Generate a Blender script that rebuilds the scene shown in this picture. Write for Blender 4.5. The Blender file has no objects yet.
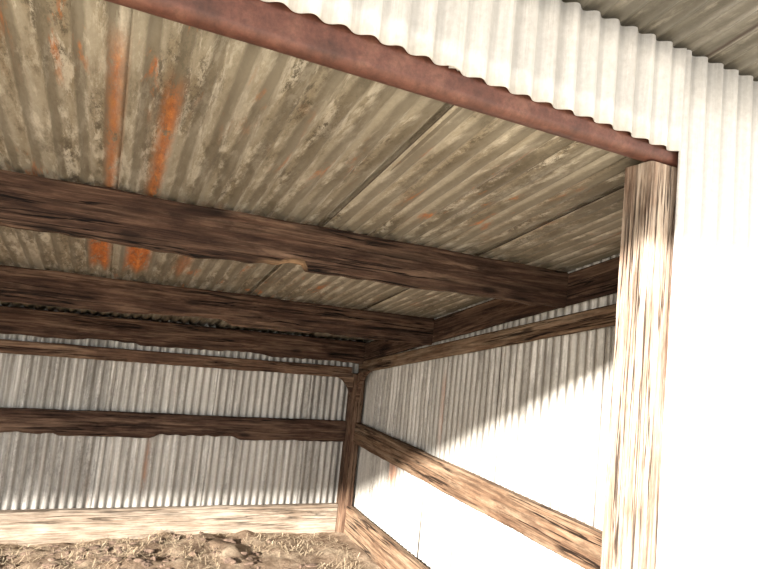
import bpy, bmesh, math, random
from mathutils import Vector, Matrix, noise
random.seed(7)
S=1.25; GZ=-1.25; H=-GZ*S
def W(x,y,z): return Vector((x*S,y*S,z*S+H))
col=bpy.context.collection
scn=bpy.context.scene
scn.view_settings.view_transform='Standard'
scn.view_settings.look='None'

# ---------------------------------------------------------------- materials
class NT:
    def __init__(s,name):
        s.m=bpy.data.materials.new(name); s.m.use_nodes=True
        s.t=s.m.node_tree; s.n=s.t.nodes; s.b=s.n['Principled BSDF']
    def link(s,a,b): s.t.links.new(a,b)
    def node(s,t,**k):
        n=s.n.new(t)
        for a,v in k.items(): setattr(n,a,v)
        return n
    def coords(s,scale=(1,1,1),rnd=False):
        tc=s.node('ShaderNodeTexCoord'); mp=s.node('ShaderNodeMapping')
        mp.inputs['Scale'].default_value=scale
        if rnd:
            oi=s.node('ShaderNodeObjectInfo'); ad=s.node('ShaderNodeVectorMath',operation='MULTIPLY_ADD')
            s.link(oi.outputs['Random'],ad.inputs[0]); ad.inputs[1].default_value=(17,31,23)
            s.link(tc.outputs['Object'],ad.inputs[2]); s.link(ad.outputs[0],mp.inputs['Vector'])
        else: s.link(tc.outputs['Object'],mp.inputs['Vector'])
        return mp.outputs[0]
    def noise(s,vec,scale=1,detail=6,rough=.6,dist=0):
        n=s.node('ShaderNodeTexNoise'); n.inputs['Scale'].default_value=scale
        n.inputs['Detail'].default_value=detail; n.inputs['Roughness'].default_value=rough
        n.inputs['Distortion'].default_value=dist
        s.link(vec,n.inputs['Vector']); return n.outputs['Fac']
    def ramp(s,fac,stops):
        r=s.node('ShaderNodeValToRGB'); e=r.color_ramp.elements
        while len(e)<len(stops): e.new(.5)
        for i,(p,c) in enumerate(stops):
            e[i].position=p; e[i].color=(c,c,c,1) if not isinstance(c,tuple) else (*c,1)
        s.link(fac,r.inputs['Fac']); return r.outputs['Color']
    def mix(s,fac,a,b,mode='MIX'):
        m=s.node('ShaderNodeMix',data_type='RGBA',blend_type=mode)
        for v,i in ((fac,0),(a,6),(b,7)):
            if isinstance(v,(int,float)): m.inputs[i].default_value=v
            elif isinstance(v,tuple): m.inputs[i].default_value=(*v,1)
            else: s.link(v,m.inputs[i])
        return m.outputs[2]
    def math(s,op,a,b=0.,clamp=False):
        m=s.node('ShaderNodeMath',operation=op,use_clamp=clamp)
        for i,v in enumerate((a,b)):
            if isinstance(v,(int,float)): m.inputs[i].default_value=v
            else: s.link(v,m.inputs[i])
        return m.outputs[0]
    def attr(s,name):
        a=s.node('ShaderNodeAttribute'); a.attribute_name=name; return a.outputs['Fac']
    def bump(s,h,st=.4,d=.004):
        b=s.node('ShaderNodeBump'); b.inputs['Strength'].default_value=st; b.inputs['Distance'].default_value=d
        s.link(h,b.inputs['Height']); s.link(b.outputs[0],s.b.inputs['Normal'])
    def boxmask(s,x0,x1,y0,y1,ax=('X','Y'),soft=.05):
        """soft rectangular stain in object metres"""
        tc=s.node('ShaderNodeTexCoord'); sp=s.node('ShaderNodeSeparateXYZ'); s.link(tc.outputs['Object'],sp.inputs[0])
        out=None
        for a,lo,hi,so in ((ax[0],x0,x1,soft*.6),(ax[1],y0,y1,soft*3)):
            c=(lo+hi)/2; h=(hi-lo)/2
            d=s.math('ABSOLUTE',s.math('SUBTRACT',sp.outputs[a],c))
            v=s.math('DIVIDE',s.math('SUBTRACT',h+so/2,d),so,True)
            out=v if out is None else s.math('MULTIPLY',out,v)
        return out

def metal(name,along,base,dark,pale,rustamt=.5,rough=.55,stains=(),metallic=.25,dirt=.5,mott=.5,groove=.4):
    t=NT(name)
    sc=lambda a,b:tuple(b if 'XYZ'[i]==along else a for i in range(3))
    st=t.noise(t.coords(sc(9,.5)),1,10,.7)
    st2=t.noise(t.coords(sc(34,1.2)),1,8,.7)
    bl=t.noise(t.coords(sc(4.2,1.1)),1,9,.74,.3)
    mo=t.noise(t.coords(sc(34,13)),1,9,.85)
    fine=t.noise(t.coords((55,55,55)),1,5,.7)
    c=t.mix(t.ramp(st,[(.42,0.),(.58,1.)]),base,dark)
    c=t.mix(t.math('MULTIPLY',t.ramp(st2,[(.5,0.),(.57,1.)]),t.ramp(bl,[(.42,0.),(.52,1.)])),c,pale)
    dk=tuple(v*.42 for v in dark)
    c=t.mix(t.math('MULTIPLY',t.ramp(bl,[(.54,0.),(.62,1.)]),dirt),c,dk)
    # mottled peeling grime
    c=t.mix(t.math('MULTIPLY',t.math('MULTIPLY',t.ramp(mo,[(.5,0.),(.55,1.)]),t.ramp(st,[(.47,0.),(.58,1.)])),mott),c,dk)
    c=t.mix(t.math('MULTIPLY',t.math('MULTIPLY',t.ramp(mo,[(.41,1.),(.46,0.)]),t.ramp(st2,[(.45,0.),(.6,1.)])),mott),c,pale)
    c=t.mix(1.,c,t.ramp(t.attr('tone'),[(0.,.6),(1.,1.15)]),'MULTIPLY')
    c=t.mix(.4,c,t.ramp(fine,[(.3,.5),(.7,1.)]),'MULTIPLY')
    # rib shade painted into the colour along one side of each rib, and dark lap edges
    gb=t.math('ADD',t.attr('rib'),t.math('MULTIPLY',t.math('SUBTRACT',st2,.5),.9))
    c=t.mix(t.math('MULTIPLY',t.ramp(gb,[(.18,1.),(.5,0.)]),groove),c,dk)
    r1=t.noise(t.coords(sc(16,1.1),),1,8,.72,.3)
    r2=t.noise(t.coords((1.3,1.3,1.3)),1,3,.5)
    rm=t.math('MULTIPLY',t.ramp(r1,[(.57,0.),(.66,1.)]),t.ramp(r2,[(.5,0.),(.64,1.)]))
    rm=t.math('MULTIPLY',rm,rustamt)
    brk=t.ramp(t.noise(t.coords(sc(28,9)),1,9,.82),[(.41,0.),(.47,1.)])
    rustc=t.ramp(mo,[(.36,(.15,.045,.014)),(.5,(.46,.135,.027)),(.62,(.66,.26,.06))])
    c=t.mix(rm,c,rustc)
    for (a0,a1,b0,b1,ax,amt) in stains:
        k=t.math('MULTIPLY',t.boxmask(a0,a1,b0,b1,ax),brk)
        c=t.mix(t.math('MULTIPLY',k,amt),c,rustc)
    c=t.mix(t.math('MULTIPLY',t.attr('lap'),.9),c,(.04,.025,.018))
    t.link(c,t.b.inputs['Base Color'])
    t.b.inputs['Roughness'].default_value=rough; t.b.inputs['Metallic'].default_value=metallic
    t.bump(fine,.15,.002)
    return t.m

def wood(name,c1,c2,c3,scar=(.5,.33,.19),rough=.85,wear=.5,crack=1.):
    t=NT(name)
    g=t.noise(t.coords((1.6,26,26),True),1,9,.7,.8)
    g2=t.noise(t.coords((5,80,80),True),1,5,.65)
    bl=t.noise(t.coords((2.5,7,7),True),1,8,.7)
    c=t.ramp(g,[(.34,c1),(.5,c2),(.68,c3)])
    c=t.mix(t.math('MULTIPLY',t.ramp(bl,[(.5,0.),(.62,1.)]),wear),c,c3)
    c=t.mix(t.math('MULTIPLY',t.ramp(bl,[(.36,1.),(.46,0.)]),.7),c,c1)
    c=t.mix(.7,c,t.ramp(g2,[(.38,.3),(.58,1.)]),'MULTIPLY')
    ck=t.noise(t.coords((.8,30,30),True),1,4,.55,.4)
    cm=t.ramp(ck,[(.482,0.),(.493,1.),(.507,1.),(.518,0.)])
    cz=t.noise(t.coords((1.3,5,5),True),1,3,.5)
    cm=t.math('MULTIPLY',cm,t.ramp(cz,[(.45,0.),(.51,crack)]))
    c=t.mix(cm,c,tuple(v*.15 for v in c1))
    v=t.node('ShaderNodeTexVoronoi'); v.inputs['Scale'].default_value=1
    t.link(t.coords((2.3,7,7),True),v.inputs['Vector'])
    c=t.mix(t.ramp(v.outputs['Distance'],[(.06,.8),(.14,0.)]),c,tuple(q*.4 for q in c1))
    sc=t.math('MULTIPLY',t.attr('scar'),t.ramp(g2,[(.3,.3),(.55,1.)]))
    c=t.mix(sc,c,scar)
    t.link(c,t.b.inputs['Base Color']); t.b.inputs['Roughness'].default_value=rough
    t.b.inputs['Specular IOR Level'].default_value=.2
    t.bump(t.math('SUBTRACT',t.math('ADD',g,t.math('MULTIPLY',g2,.5)),cm),.9,.01)
    return t.m

def ybox(x0,x1,y0,y1,a): return (x0*S,x1*S,y0*S,y1*S,('X','Y'),a)
def zbox(h0,h1,z0,z1,ax,a): return (h0*S,h1*S,z0*S+H,z1*S+H,(ax,'Z'),a)
M_roof=metal('corrugated_iron_ceiling','Y',(.42,.39,.325),(.29,.25,.185),(.61,.58,.51),.9,.55,
   [ybox(-.115,-.05,1.95,2.62,1.),ybox(.01,.09,2.0,2.62,1.),ybox(.035,.065,1.2,2.1,.75),ybox(-.07,-.045,1.1,2.0,.6),ybox(.2,.25,1.8,2.6,.4)],.2,.75,.95,.7)
M_back=metal('corrugated_iron_back','Z',(.58,.565,.53),(.42,.405,.375),(.72,.705,.67),.15,.5,
   [zbox(.27,.29,-1.0,-.74,'X',.4)],.2,.4,.5,.5)
M_right=metal('corrugated_iron_side','Z',(.58,.565,.525),(.43,.41,.375),(.72,.705,.67),.25,.5,
   [zbox(2.64,2.67,-.5,-.15,'Y',.3),zbox(3.1,3.2,-.85,-.6,'Y',.5)],.2,.4,.5,.45)
M_front=metal('galvanised_siding','Z',(.74,.745,.75),(.66,.66,.66),(.8,.8,.8),.02,.45,[],.15,.06,.12,.4)
M_eave=metal('eave_sheet_iron','Y',(.30,.29,.26),(.22,.21,.18),(.40,.38,.34),.1,.5,[],.3,.3,.3,.5)

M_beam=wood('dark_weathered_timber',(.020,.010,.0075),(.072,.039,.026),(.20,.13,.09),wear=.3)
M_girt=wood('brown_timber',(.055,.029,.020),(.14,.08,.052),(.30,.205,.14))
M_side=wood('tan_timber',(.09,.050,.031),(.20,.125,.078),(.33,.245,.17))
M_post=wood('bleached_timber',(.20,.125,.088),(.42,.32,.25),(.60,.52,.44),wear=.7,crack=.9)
M_pale=wood('pale_board',(.22,.165,.12),(.34,.275,.215),(.44,.375,.305),wear=.7,crack=.6)

def steel():
    t=NT('rusty_red_steel')
    n=t.noise(t.coords((9,9,9)),1,8,.7); f=t.noise(t.coords((60,60,60)),1,5,.7)
    c=t.ramp(n,[(.3,(.06,.024,.017)),(.52,(.13,.050,.036)),(.72,(.21,.10,.07))])
    c=t.mix(.5,c,t.ramp(f,[(.35,.35),(.6,1.)]),'MULTIPLY')
    t.link(c,t.b.inputs['Base Color']); t.b.inputs['Roughness'].default_value=.5; t.b.inputs['Metallic'].default_value=.15
    t.bump(f,.4,.002); return t.m
M_steel=steel()
def dirt():
    t=NT('dry_dirt_and_straw')
    n=t.noise(t.coords((3,3,3)),1,10,.75); f=t.noise(t.coords((55,55,55)),1,8,.75)
    c=t.ramp(n,[(.36,(.13,.088,.06)),(.5,(.26,.19,.135)),(.64,(.42,.34,.25))])
    c=t.mix(.6,c,t.ramp(f,[(.32,.3),(.6,1.)]),'MULTIPLY')
    t.link(c,t.b.inputs['Base Color']); t.b.inputs['Roughness'].default_value=.95
    t.b.inputs['Specular IOR Level'].default_value=.1
    t.bump(f,.8,.02); return t.m
M_dirt=dirt()
def simple(name,c1,c2,sc=20,rough=.9):
    t=NT(name); n=t.noise(t.coords((sc,sc,sc)),1,6,.7)
    t.link(t.ramp(n,[(.35,c1),(.65,c2)]),t.b.inputs['Base Color']); t.b.inputs['Roughness'].default_value=rough
    t.bump(n,.5,.01); return t.m
M_clod=simple('clod_dirt',(.06,.038,.027),(.19,.13,.095))
M_straw=simple('straw',(.25,.18,.11),(.50,.42,.30),8)
M_grass=simple('dry_pale_yard',(.42,.36,.27),(.60,.53,.42),6)

# ---------------------------------------------------------------- builders
def add(name,verts,faces,mats,attrs=None,smooth=False,parent=None,mtx=None,midx=None):
    me=bpy.data.meshes.new(name); me.from_pydata([tuple(v) for v in verts],[],faces); me.update()
    if smooth: me.polygons.foreach_set('use_smooth',[True]*len(me.polygons))
    for an,vals in (attrs or {}).items():
        a=me.attributes.new(an,'FLOAT','POINT'); a.data.foreach_set('value',vals)
    for m in (mats if isinstance(mats,(list,tuple)) else [mats]): me.materials.append(m)
    if midx: me.polygons.foreach_set('material_index',midx)
    ob=bpy.data.objects.new(name,me); col.objects.link(ob)
    if mtx is not None: ob.matrix_world=mtx
    if parent: ob.parent=parent; ob.matrix_parent_inverse=parent.matrix_world.inverted()
    return ob

PITCH=.0545
class Sheets:
    """corrugated sheets; o = origin, u across the ribs, v along the ribs, n normal"""
    def __init__(s,amp=.0075): s.v=[];s.f=[];s.tone=[];s.rib=[];s.lap=[];s.amp=amp
    def sheet(s,o,u,v,n,width,l0,l1,tone,nv=10,lift=0.,cut0=None,cut1=None,seed=0,lap0=0,lap1=0,pitch=PITCH):
        o=Vector(o);u=Vector(u).normalized();v=Vector(v);n=Vector(n).normalized()
        nu=max(4,int(round(width/pitch*12))); base=len(s.v)
        for j in range(nv+1):
            for i in range(nu+1):
                a=width*i/nu
                A=cut0(a) if cut0 else l0; Bb=cut1(a) if cut1 else l1
                b=A+(Bb-A)*j/nv
                ph=math.sin(2*math.pi*a/pitch)
                dent=.004*noise.noise(Vector((a*3+seed,b*2.2,seed*3.7)))
                p=o+u*a+v*b+n*(s.amp*ph+dent+lift*(a/width))
                s.v.append(W(*p)); s.tone.append(tone)
                s.rib.append(.5+.5*math.sin(2*math.pi*a/pitch+.5))
                s.lap.append(1. if (lap0 and i<=lap0-1) or (lap1 and i>=nu-lap1+1) else 0.)
        for j in range(nv):
            for i in range(nu):
                k=base+j*(nu+1)+i
                s.f.append((k,k+1,k+nu+2,k+nu+1))
    def build(s,name,mat):
        ob=add(name,s.v,s.f,mat,{'tone':s.tone,'rib':s.rib,'lap':s.lap},True)
        m=ob.modifiers.new('thick','SOLIDIFY'); m.thickness=.0016; m.offset=0
        return ob

def board(name,o,ex,ez,L,Ht,T,mat,seed=0,rough=.004,notches=(),parent=None):
    """rough sawn timber. local x length, y thickness, z height. notches=(x0,x1,depth,scar,skew)"""
    ex=Vector(ex);exl=ex.normalized();ez=Vector(ez);ez=(ez-exl*ez.dot(exl)).normalized();ey=ez.cross(exl)
    o=W(*o); mtx=Matrix(((exl.x,ey.x,ez.x,o.x),(exl.y,ey.y,ez.y,o.y),(exl.z,ey.z,ez.z,o.z),(0,0,0,1)))
    n=max(6,int(L/.015)); V=[];F=[];sc=[]
    c=.006
    prof=[(c,0),(T*.5,0),(T-c,0),(T,c),(T,Ht*.35),(T,Ht*.7),(T,Ht-c),(T-c,Ht),(T*.5,Ht),(c,Ht),(0,Ht-c),(0,Ht*.7),(0,Ht*.35),(0,Ht*.12),(0,c)]
    K=len(prof)
    for i in range(n+1):
        x=L*i/n
        db=0;s0=0
        for (a,b,d,sca,skew) in notches:
            if a<=x<=b:
                tt=(x-a)/(b-a); e=max(0,min(1,tt/skew,(1-tt)/.08))
                db=max(db,d*e*(.85+.4*noise.noise(Vector((x*22,seed,3)))))
                if sca: s0=sca*e
        rb=rough*noise.noise(Vector((x*5,seed*7.3,0)))+rough*.7*noise.noise(Vector((x*17,seed*7.3,5)))
        rt=rough*.6*noise.noise(Vector((x*5,seed*7.3,11)))
        for k,(y,z) in enumerate(prof):
            low=1-z/Ht
            zz=z+(db+rb)*low+rt*(1-low)
            yy=y+rough*.4*noise.noise(Vector((x*6,y*30+seed,z*20)))
            if z<Ht*.05 and y<T*.4 and db>0: yy+=db*.5
            V.append((x*S,yy*S,zz*S))
            sc.append(s0 if z<Ht*.08 else 0)
    for i in range(n):
        for k in range(K):
            a=i*K+k;b=i*K+(k+1)%K
            F.append((a,a+K,b+K,b))
    F.append(tuple(range(K)));F.append(tuple(n*K+k for k in reversed(range(K))))
    return add(name,V,F,mat,{'scar':sc},False,parent,mtx)

D=.915; B=3.746; R=1.6; XL=-4.6
zr=lambda y:.680-.188*y          # ceiling sheet plane
EZ=lambda y:.75+.188*(.915-y)    # outer roof plane

# ---------------------------------------------------------------- ceiling
sh=Sheets(.0085); x=-.039-.61*8; i=0
dv=Vector((0,1,-.188))
tn=[.5,.55,.45,.6,.5,.5,.55,.75,.55,.85,1.]
while x<R:
    wdt=min(.64 if abs(x+.649)>.02 else .618,R+.02-x)
    right=x>-.1
    o=(x,0,zr(0)+(.002 if right else .010))
    sh.sheet(o,(1,0,0),dv,(0,.185,.98),wdt,.968,B+.03,tn[min(i,10)],12,lift=.010 if right else -.006,seed=i,
             lap0=2 if x>.3 else 0,lap1=0 if right else 2)
    x+=.61;i+=1
sh.build('ceiling',M_roof)

# outer roof with the deep front overhang
sh=Sheets(); x=-8.6;i=0
while x<4.2:
    sh.sheet((x,0,EZ(0)+.008),(1,0,0),dv,(0,.185,.98),.64,-.64,B+.15,random.uniform(.3,.7),10,lift=-.008,seed=40+i,lap1=2); x+=.61;i+=1
sh.build('roof',M_eave)

# ---------------------------------------------------------------- walls
sh=Sheets(.0065); x=.02-.61*8;i=0
while x<R-.01:
    wdt=min(.64,R+.03-x)
    sh.sheet((x,B+.008,0),(1,0,0),(0,0,1),(0,-1,0),wdt,GZ-.1,EZ(B)-.02,[.7,.45,.85,.6,.3,.75][i%6],12,lift=-.006,seed=80+i,lap1=2,pitch=.0455); x+=.61;i+=1
sh.build('wall_back',M_back)
def side(name,xx,nx,seed):
    sh=Sheets(.0065); y=D+.03;i=0
    while y<B-.01:
        y0=y
        sh.sheet((xx,y,0),(0,1,0),(0,0,1),(nx,0,0),min(.64,B+.02-y),GZ-.1,.7,[.6,.8,.5,.75,.65][i%5],14,lift=-.006,
             cut1=lambda a:EZ(y0+a)-.02,seed=seed+i,lap1=2,pitch=.0455); y+=.61;i+=1
    sh.build(name,M_right)
side('wall_right',R+.008,-1,120); side('wall_left',XL,1,160)
# front siding: band over the opening and the full-height return to the right of the post
sh=Sheets(); XE=1.112
zb=lambda x:.528-.0365*(x-.153)
x=XE-.61*10;i=0
while x<XE-.01:
    x0=x
    sh.sheet((x,D,0),(1,0,0),(0,0,1),(0,-1,0),.61+(.02 if x+.7<XE else 0),0,1,random.uniform(.45,.7),4,lift=.004,
        cut0=lambda a:max(.46,min(.56,zb(x0+a)))+.004*noise.noise(Vector(((x0+a)*4,1,1))),cut1=lambda a:EZ(D)-.012,seed=200+i); x+=.61;i+=1
x=XE;i=0
while x<3.4:
    sh.sheet((x,D-.003,0),(1,0,0),(0,0,1),(0,-1,0),.63,GZ-.1,EZ(D)-.012,random.uniform(.6,.8),16,lift=.004,seed=240+i); x+=.61;i+=1
sh.build('wall_front',M_front)

# ---------------------------------------------------------------- header : rusty rounded steel tube
HB=.465
def header():
    y0,y1,z0,z1=.922,.964,HB,.575; r=.018; V=[];F=[]
    pr=[]
    for cx_,cz_,a0 in ((y0+r,z0+r,180),(y1-r,z0+r,270),(y1-r,z1-r,0),(y0+r,z1-r,90)):
        for k in range(6):
            a=math.radians(a0+18*k); pr.append((cx_+r*math.cos(a),cz_+r*math.sin(a)))
    K=len(pr);n=220;L0,L1=XL,1.16
    for i in range(n+1):
        x=L0+(L1-L0)*i/n
        for (y,z) in pr:
            d=.0015*noise.noise(Vector((x*6,y*30,z*30)))
            V.append(W(x,y+d,z+d))
    for i in range(n):
        for k in range(K):
            a=i*K+k;b=i*K+(k+1)%K;F.append((a,b,b+K,a+K))
    F.append(tuple(reversed(range(K))));F.append(tuple(n*K+k for k in range(K)))
    return add('header_beam',V,F,M_steel,None,True)
header()

# ---------------------------------------------------------------- timbers
BH=.146;BT=.045
XB=XL+.05
for (yy,sd,nt) in ((1.748,1,[(.35-XB,.53-XB,.024,.6,.75),(-1.2-XB,-.8-XB,.012,0,.3)]),
                   (2.755,2,[(.05-XB,.5-XB,.016,0,.2),(.85-XB,1.0-XB,.010,0,.4)]),
                   (3.665,3,[(-.2-XB,.15-XB,.012,0,.2),(.4-XB,.9-XB,.010,0,.3)])):
    top=zr(yy)-.014
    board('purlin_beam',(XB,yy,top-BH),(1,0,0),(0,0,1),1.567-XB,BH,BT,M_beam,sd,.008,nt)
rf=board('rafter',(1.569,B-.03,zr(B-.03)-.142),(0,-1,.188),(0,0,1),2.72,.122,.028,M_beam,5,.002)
board('side_plank',(1.569,B-.01,-.158-.077),(0,-1,.167),(0,0,1),2.72,.073,.028,M_side,6,.002,parent=rf)
board('top_plate',(XB,3.69,-.272),(1,0,0),(0,0,1),1.5-XB,.072,.04,M_girt,7,.004)
board('wall_girt',(XB,3.69,-.70),(1,0,0),(0,0,1),1.5-XB,.138,.042,M_beam,8,.007,[(.27-XB,.80-XB,.022,0,.1),(-.5-XB,-.2-XB,.012,0,.3)])
board('wall_girt',(1.545,B-.1,-.695),(0,-1,0),(0,0,1),2.6,.135,.045,M_side,9,.004)
board('baseboard_back',(XB,3.69,-1.304),(1,0,0),(0,0,1),1.5-XB,.20,.042,M_pale,10,.005)
board('baseboard_right',(1.545,B-.1,-1.304),(0,-1,0),(0,0,1),2.6,.20,.045,M_side,11,.005)
cp=board('corner_post',(1.59,3.648,GZ-.05),(0,0,1),(-1,0,0),-GZ+.05-.242,.086,.088,M_girt,12,.003)
def gusset(name,c,du,th,w,h,mat):
    """curved corner bracket: c = inner corner, du = direction away from the post, th = thickness vector"""
    c=Vector(c);du=Vector(du);th=Vector(th);pts=[(0,0),(0,-h)]
    for k in range(1,8):
        a=k/8*math.pi/2
        pts.append((w*(1-math.cos(a))*1.0,-h*(1-math.sin(a))))
    pts.append((w,0)); V=[];
    for s in (0,1):
        for (u,z) in pts: V.append(W(*(c+du*u+Vector((0,0,z))+th*s)))
    n=len(pts);F=[tuple(range(n)),tuple(reversed(range(n,2*n)))]
    for k in range(n): F.append((k,k+n,(k+1)%n+n,(k+1)%n))
    add(name,V,F,mat,{'scar':[0]*len(V)},parent=cp)
gusset('bracket_back',(1.504,3.655,-.262),(-1,0,0),(0,.03,0),.15,.18,M_girt)
gusset('bracket_side',(1.53,3.648,-.232),(0,-1,.167),(.026,0,0),.18,.19,M_girt)
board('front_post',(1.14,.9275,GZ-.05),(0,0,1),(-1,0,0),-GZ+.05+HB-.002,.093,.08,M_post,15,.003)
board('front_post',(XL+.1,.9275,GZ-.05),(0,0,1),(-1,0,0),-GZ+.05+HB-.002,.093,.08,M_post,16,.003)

# ---------------------------------------------------------------- ground
def gh(x,y):
    h=.03*noise.noise(Vector((x*1.2,y*1.2,0)))+.02*noise.noise(Vector((x*5,y*5,2)))+.012*noise.noise(Vector((x*16,y*16,5)))
    k=max(0,1-abs(y-3.45)/.35)*max(0,1-abs(x-.25)/.9)
    h+=.09*k*(.6+noise.noise(Vector((x*6,y*6,9))))
    return GZ-.02+h
def axis(a,b,fa,fb,fine,coarse):
    r=[];v=a
    while v<b:
        r.append(v); v+= fine if fa<=v<fb else coarse
    r.append(b); return r
xs=axis(-30,30,-1.5,1.9,.02,.5); ys=axis(-30,16,2.5,3.8,.02,.5)
V=[W(x,y,gh(x,y)) for y in ys for x in xs];n=len(xs)
F=[];mi=[]
for j in range(len(ys)-1):
    for i in range(n-1):
        F.append((j*n+i,j*n+i+1,(j+1)*n+i+1,(j+1)*n+i)); mi.append(0 if ys[j]>.9 and xs[i]>XL-.5 else 1)
add('floor',V,F,[M_dirt,M_grass],None,True,midx=mi)
# clods and straw, one litter object
bm=bmesh.new()
for k in range(300):
    x=random.gauss(.1,.5);y=random.uniform(2.95,3.62)
    if not -1.3<x<1.45: continue
    r=random.choice([.005,.008,.011,.014,.018])*(1 if k>24 else 1.7)
    g=bmesh.ops.create_icosphere(bm,subdivisions=3 if r>.018 else 2,radius=r*S)
    c=W(x,y,gh(x,y)+r*.15); sx=random.uniform(.8,1.9);sz=random.uniform(.4,.8)
    for v in g['verts']:
        p=v.co; d=1+.8*noise.noise(p*45/S+Vector((k,k,0))*1.3)+.25*noise.noise(p*130/S+Vector((k,0,k))*1.3)
        v.co=Vector((p.x*d*sx,p.y*d,p.z*d*sz))+c
for k in range(5500):
    x=random.uniform(-1.2,1.5);y=random.uniform(2.8,3.66)
    if noise.noise(Vector((x*3,y*3,4)))<-.12: continue
    a=random.uniform(0,math.pi);l=random.uniform(.015,.07);w=.0013
    z=gh(x,y)+.004+random.random()*.012;t=random.uniform(-.014,.014)
    dx,dy=math.cos(a)*l/2,math.sin(a)*l/2;px,py=-math.sin(a)*w,math.cos(a)*w
    vs=[bm.verts.new(W(x+s1*dx+s2*px,min(3.68,y+s1*dy+s2*py),z+s1*t)) for (s1,s2) in ((-1,-1),(1,-1),(1,1),(-1,1))]
    bm.faces.new(vs).material_index=1
me=bpy.data.meshes.new('straw_and_dirt_litter');bm.to_mesh(me);bm.free();me.materials.append(M_clod);me.materials.append(M_straw)
col.objects.link(bpy.data.objects.new('straw_and_dirt_litter',me))

# ---------------------------------------------------------------- light
sd=Vector((1.317,1.0,-.49)).normalized()
l=bpy.data.lights.new('sun','SUN'); l.energy=21; l.angle=math.radians(1.5); l.color=(1,.92,.82)
so=bpy.data.objects.new('sun',l); so.rotation_euler=sd.to_track_quat('-Z','Y').to_euler(); so.location=(-6,-6,6); col.objects.link(so)
w=bpy.data.worlds.new('sky'); scn.world=w; w.use_nodes=True
bg=w.node_tree.nodes['Background']; bg.inputs[0].default_value=(1,.98,.95,1); bg.inputs[1].default_value=3.8

# ---------------------------------------------------------------- camera
ya,pi_,ro,f=.417,.095,.102,582.6
fw=Vector((math.sin(ya)*math.cos(pi_),math.cos(ya)*math.cos(pi_),math.sin(pi_)))
rt=Vector((math.cos(ya),-math.sin(ya),0));up=rt.cross(fw)
r2=rt*math.cos(ro)+up*math.sin(ro);u2=-rt*math.sin(ro)+up*math.cos(ro)
cam=bpy.data.cameras.new('camera');cam.sensor_width=36;cam.lens=f/758*36;cam.clip_start=.02
co=bpy.data.objects.new('camera',cam);col.objects.link(co);o=W(0,0,0);b=-fw
co.matrix_world=Matrix(((r2.x,u2.x,b.x,o.x),(r2.y,u2.y,b.y,o.y),(r2.z,u2.z,b.z,o.z),(0,0,0,1)))
scn.camera=co
